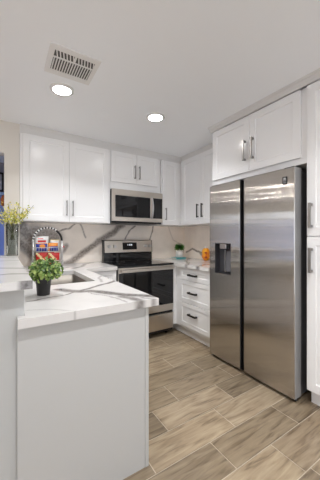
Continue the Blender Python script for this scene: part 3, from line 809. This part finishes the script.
stems.build('stems', mat('sprig brown green', (0.10, 0.10, 0.03), 0.6), t)
bl.build('blossoms', FL, t, fix=False)

# arched wire snack stand
sx0, sx1, sy0, sy1 = 0.264, 0.556, 2.905, 3.075
scx = (sx0 + sx1) / 2; scy = (sy0 + sy1) / 2
t = thing('snack_stand', (scx, scy, 0.914), 'two-tier wire stand with a black and white striped arch, in the back corner', 'stand')
# arch
mb = MB(); pts = []; mats = []
N = 60
for k in range(N + 1):
    a = PI * k / N
    pts.append((scx - (sx1 - sx0) / 2 * math.cos(a), scy, 1.205 + 0.145 * math.sin(a)))
mats = [(1 if ((k // 2) % 2 == 0 and k < 42) else 0) for k in range(N)]
mb.tube(pts, 0.0115, 10, mats=mats); mb.build('arch', [M['black'], M['bead_white']], t)
for x in (sx0, sx1):
    mb = MB(); mb.tube([(x, scy, 0.914), (x, scy, 1.207)], 0.0125, 10)
    mb.build('post', M['wire'], t)
    mb = MB(); mb.tube([(x, sy0, 0.920), (x, sy1, 0.920)], 0.006, 8); mb.build('foot_bar', M['wire'], t)
for z in (0.945, 1.090):
    mb = MB()
    for zz in (z, z + 0.045):
        mb.tube([(sx0, sy0, zz), (sx1, sy0, zz), (sx1, sy1, zz), (sx0, sy1, zz), (sx0, sy0, zz)], 0.0035, 6)
    for k in range(13):
        x = sx0 + (sx1 - sx0) * k / 12
        mb.tube([(x, sy0, z + 0.045), (x, sy0, z), (x, sy1, z), (x, sy1, z + 0.045)], 0.0016, 5)
    mb.build('wire_tray', M['wire'], t)
mb = MB(); mb.lathe([(0.001, -0.011), (0.008, -0.008), (0.011, 0.0), (0.008, 0.008), (0.001, 0.011)], (sx1 + 0.019, scy, 1.135), n=12); mb.build('side_bead', mat('red bead', (0.45, 0.02, 0.03), 0.3), t)

def snack(x, y, z, w, h, d, tilt, rot, mats_, label, pattern):
    """pillow bag with crimped ends; pattern(u,v) -> material index"""
    mb = MB(); bm = mb.bm; nu, nv = 10, 14
    V = {}
    for s_ in (-1, 1):
        for i in range(nu + 1):
            for j in range(nv + 1):
                u, v = i / nu * 2 - 1, j / nv * 2 - 1
                th = d / 2 * (max(0, 1 - u ** 4) ** 0.6) * (max(0, 1 - (abs(v) / 0.86) ** 3) ** 0.6 if abs(v) < 0.86 else 0) + 0.0008 * s_ * s_
                wv = w / 2 * (1 - 0.05 * (1 - v * v))
                V[(s_, i, j)] = bm.verts.new((u * wv, s_ * th, (v + 1) * h / 2))
    for s_ in (-1, 1):
        for i in range(nu):
            for j in range(nv):
                f = bm.faces.new([V[(s_, i, j)], V[(s_, i + 1, j)], V[(s_, i + 1, j + 1)], V[(s_, i, j + 1)]]); f.smooth = True
                f.material_index = pattern((i + 0.5) / nu, (j + 0.5) / nv)
    for i in range(nu):
        for j in (0, nv): bm.faces.new([V[(-1, i, j)], V[(-1, i + 1, j)], V[(1, i + 1, j)], V[(1, i, j)]])
    for j in range(nv):
        for i in (0, nu): bm.faces.new([V[(-1, i, j)], V[(-1, i, j + 1)], V[(1, i, j + 1)], V[(1, i, j)]])
    R_ = Matrix.Rotation(rot, 4, 'Z') @ Matrix.Rotation(tilt, 4, 'X')
    for v in bm.verts: v.co = R_ @ v.co
    mz = min(v.co.z for v in bm.verts)
    for v in bm.verts: v.co += Vector((x, y, z - mz))
    o = mb.build('snack_bag', mats_, None)
    return tag(o, label, 'snack bag', 'snack bags in the arched stand')
cR = mat('packet red', (0.55, 0.02, 0.015), 0.3); cW = mat('packet white', (0.80, 0.78, 0.76), 0.35); cB = mat('packet blue', (0.02, 0.045, 0.30), 0.3)
cO = mat('packet orange', (0.72, 0.24, 0.02), 0.35); cY = mat('packet cream', (0.80, 0.62, 0.30), 0.35); cK = mat('packet maroon', (0.16, 0.02, 0.02), 0.35)
for m_ in (cR, cW, cB, cO, cY, cK): add_bump(m_, 40, 0.25, 0.003)
def p_white(u, v): return 1 if (0.55 < v < 0.70 and 0.15 < u < 0.85) or (0.76 < v < 0.88 and 0.2 < u < 0.6) or (0.2 < v < 0.3 and u > 0.5) else 0
def p_blue(u, v): return 1 if ((u - 0.55) ** 2 + (v - 0.60) ** 2 * 1.3 < 0.075) or v > 0.93 else 0
def p_red(u, v): return 1 if abs((u + v * 0.9) - 0.95) < 0.13 else (2 if v < 0.18 and u > 0.6 else 0)
zt1, zt2 = 1.0925, 0.9475
snack(0.355, 3.035, zt1, 0.145, 0.165, 0.030, -0.10, 0.0, [cW, cR], 'white snack bag with red print, behind the blue one on the upper tier', p_white)
snack(0.345, 2.962, zt1, 0.115, 0.088, 0.034, -0.08, 0.05, [cB, cO], 'dark blue snack bag with orange patch, at left on the upper tier', p_blue)
snack(0.460, 2.966, zt1, 0.105, 0.090, 0.034, -0.06, -0.08, [cB, cO], 'dark blue and orange snack bag, at right on the upper tier', lambda u, v: 1 if v > 0.58 or u < 0.2 else 0)
snack(0.490, 3.035, zt1, 0.100, 0.125, 0.026, -0.06, 0.0, [cW, cY], 'plain pale snack bag at the back right of the upper tier', lambda u, v: 1 if v > 0.9 else 0)
snack(0.345, 2.955, zt2, 0.120, 0.128, 0.040, -0.05, 0.08, [cR, cY, cW], 'red snack bag with cream stripe, at left on the lower tier', p_red)
snack(0.468, 2.955, zt2, 0.118, 0.126, 0.040, -0.05, -0.05, [cR, cY, cW], 'red snack bag with cream stripe, at right on the lower tier', p_red)
snack(0.410, 3.035, zt2, 0.150, 0.130, 0.036, -0.04, 0.0, [cK, cR], 'maroon snack bag at the back of the lower tier', lambda u, v: 1 if v > 0.7 else 0)

# book with a small plant
bz = 0.914
t = thing('book', (2.265, 3.06, bz), 'teal covered book lying under the small potted plant', 'book')
teal = mat('teal cloth', (0.10, 0.36, 0.38), 0.6); add_bump(teal, 200, 0.2)
mb = MB(); mb.box(2.165, 2.99, bz + 0.0005, 2.345, 3.125, bz + 0.004); mb.box(2.165, 2.99, bz + 0.024, 2.345, 3.125, bz + 0.0275); mb.box(2.165, 2.987, bz + 0.0005, 2.345, 2.9905, bz + 0.0275); mb.build('cover', teal, t)
pg = mat('page edges', (0.75, 0.71, 0.63), 0.8); add_bump(pg, 300, 0.2)
MB().box(2.168, 2.992, bz + 0.0041, 2.340, 3.121, bz + 0.0239).build('pages', pg, t)
qx, qy, qz = 2.275, 3.06, bz + 0.0276
t = thing('potted_plant', (qx, qy, qz), 'small round green grass plant in a white pot on the teal book', 'plant')
MB().lathe([(0.0, 0.0), (0.050, 0.0), (0.053, 0.004), (0.060, 0.098), (0.056, 0.098), (0.054, 0.088), (0.0, 0.086)], (qx, qy, qz), n=28, cap=False).build('pot', mat('white ceramic', (0.78, 0.74, 0.70), 0.35), t)
mb = MB()
G = [mat('grass deep', (0.05, 0.18, 0.03), 0.5), mat('grass mid', (0.11, 0.32, 0.05), 0.5)]
for m_ in G: add_bump(m_, 80, 0.1)
for k in range(420):
    d = Vector((rnd.gauss(0, 1), rnd.gauss(0, 1), rnd.gauss(0, 1))).normalized()
    if d.z < -0.45: d.z = -d.z
    p0 = Vector((qx, qy, qz + 0.135)) + d * 0.02; p1 = Vector((qx, qy, qz + 0.140)) + Vector((d.x * 0.088, d.y * 0.088, d.z * 0.090)) * rnd.uniform(0.85, 1.08)
    s_ = d.orthogonal().normalized() * 0.0035
    mm = (p0 + p1) / 2
    v = [mb.bm.verts.new(q) for q in (p0 - s_, p0 + s_, mm + s_ * 1.1, p1, mm - s_ * 1.1)]
    f = mb.bm.faces.new(v); f.material_index = k % 2
mb.build('foliage', G, t, fix=False)

# orange ornament by the fridge
ox, oy, oz = 2.420, 2.63, 0.914
t = thing('ornament', (ox, oy, oz), 'lumpy orange ornament with a pale cap on the right counter, beside the fridge', 'ornament')
org = mat('bright orange glaze', (0.85, 0.30, 0.01), 0.4); add_mottle(org, (0.80, 0.20, 0.01), (0.92, 0.44, 0.02), 14); 
mb = MB(); n = 40; rings = []
for k in range(17):
    v = k / 16
    r0_ = 0.058 * (math.sin(PI * min(1, max(0.0, (v * 0.94 + 0.03)))) ** 0.45) * (1.0 - 0.16 * math.exp(-((v - 0.52) / 0.10) ** 2))
    rings.append([mb.bm.verts.new((ox + r0_ * (1 + 0.07 * math.cos(8 * 2 * PI * j / n)) * math.cos(2 * PI * j / n), oy + r0_ * (1 + 0.07 * math.cos(8 * 2 * PI * j / n)) * math.sin(2 * PI * j / n), oz + 0.001 + v * 0.178)) for j in range(n)])
for a, b in zip(rings, rings[1:]):
    for j in range(n): mb._f([a[j], a[(j + 1) % n], b[(j + 1) % n], b[j]], True)
mb._f(rings[0][::-1]); mb._f(rings[-1]); mb.build('body', org, t)
dk = mat('rust red', (0.42, 0.06, 0.01), 0.5); add_bump(dk, 60, 0.1)
dirc = Vector((-0.68, -0.73, 0)).normalized()
for zc_, r_ in ((0.115, 0.018), (0.050, 0.020)):
    mb = MB()
    c = Vector((ox, oy, oz + zc_)) + dirc * 0.053
    side = Vector((-dirc.y, dirc.x, 0))
    R2 = [mb.bm.verts.new(c + side * r_ * math.cos(2 * PI * k / 12) + Vector((0, 0, r_ * 0.8 * math.sin(2 * PI * k / 12)))) for k in range(12)]
    T2 = [mb.bm.verts.new(v.co * 1.0 + dirc * 0.010 - (v.co - c) * 0.4) for v in R2]
    mb._f(T2)
    for k in range(12): mb._f([R2[k], R2[(k + 1) % 12], T2[(k + 1) % 12], T2[k]], True)
    mb.build('petal_centre', dk, t)
MB().lathe([(0.0, 0.176), (0.022, 0.176), (0.024, 0.186), (0.016, 0.200), (0.0, 0.202)], (ox, oy, oz), n=20, cap=False).build('cap', M['white_plastic'], t)

# wall behind the viewer, open in the middle to the daylight
mb = MB(); mb.box(XL, YF - 0.1, 0, -1.4, YF, ZC); mb.box(1.9, YF - 0.1, 0, XR, YF, ZC); mb.box(-1.4, YF - 0.1, 2.15, 1.9, YF, ZC)
struct(mb.build('wall_rear', M['wall']))
# beyond the opening: a framed picture, a shelf and an orange jar on the blue wall
BY = YD
t = thing('picture_frame', (-0.3, BY - 0.02, 1.955), 'dark framed pale picture on the blue wall, far left edge', 'picture')
F = fS(BY)
mb = MB()
X0, X1, Z0, Z1 = -0.60, -0.008, 1.955, 2.25
for a in ((X0, Z0, X1, Z0 + 0.025), (X0, Z1 - 0.025, X1, Z1), (X0, Z0, X0 + 0.025, Z1), (X1 - 0.025, Z0, X1, Z1)): fbox(mb, F, a[0], a[1], 0.001, a[2], a[3], 0.03)
mb.build('frame', M['dark_pull'], t)
pic = mat('pale print', (0.6, 0.6, 0.6), 0.5); add_mottle(pic, (0.30, 0.31, 0.36), (0.78, 0.78, 0.80), 12)
mb = MB(); fbox(mb, F, X0 + 0.026, Z0 + 0.026, 0.001, X1 - 0.026, Z1 - 0.026, 0.012); mb.build('print', pic, t)
sh = MB(); fbox(sh, F, -0.65, 1.895, 0.001, 0.006, 1.928, 0.12); sh = sh.build('wall_shelf', mat('pale blue shelf paint', (0.55, 0.72, 0.88), 0.5)); tag(sh, 'pale blue shelf on the blue wall beyond the opening', 'shelf')
jx, jy = -0.012, BY - 0.08
j = MB().lathe([(0.0, 0.0), (0.02, 0.0), (0.032, 0.04), (0.032, 0.11), (0.018, 0.15), (0.010, 0.167), (0.0, 0.167)], (jx, jy, 1.7275), n=20, cap=False)
mats_o = mat('burnt orange felt', (0.62, 0.17, 0.03), 0.7); add_bump(mats_o, 60, 0.2)
j = j.build('hanging_ornament', mats_o); tag(j, 'burnt orange ornament hanging under the pale blue shelf', 'ornament')
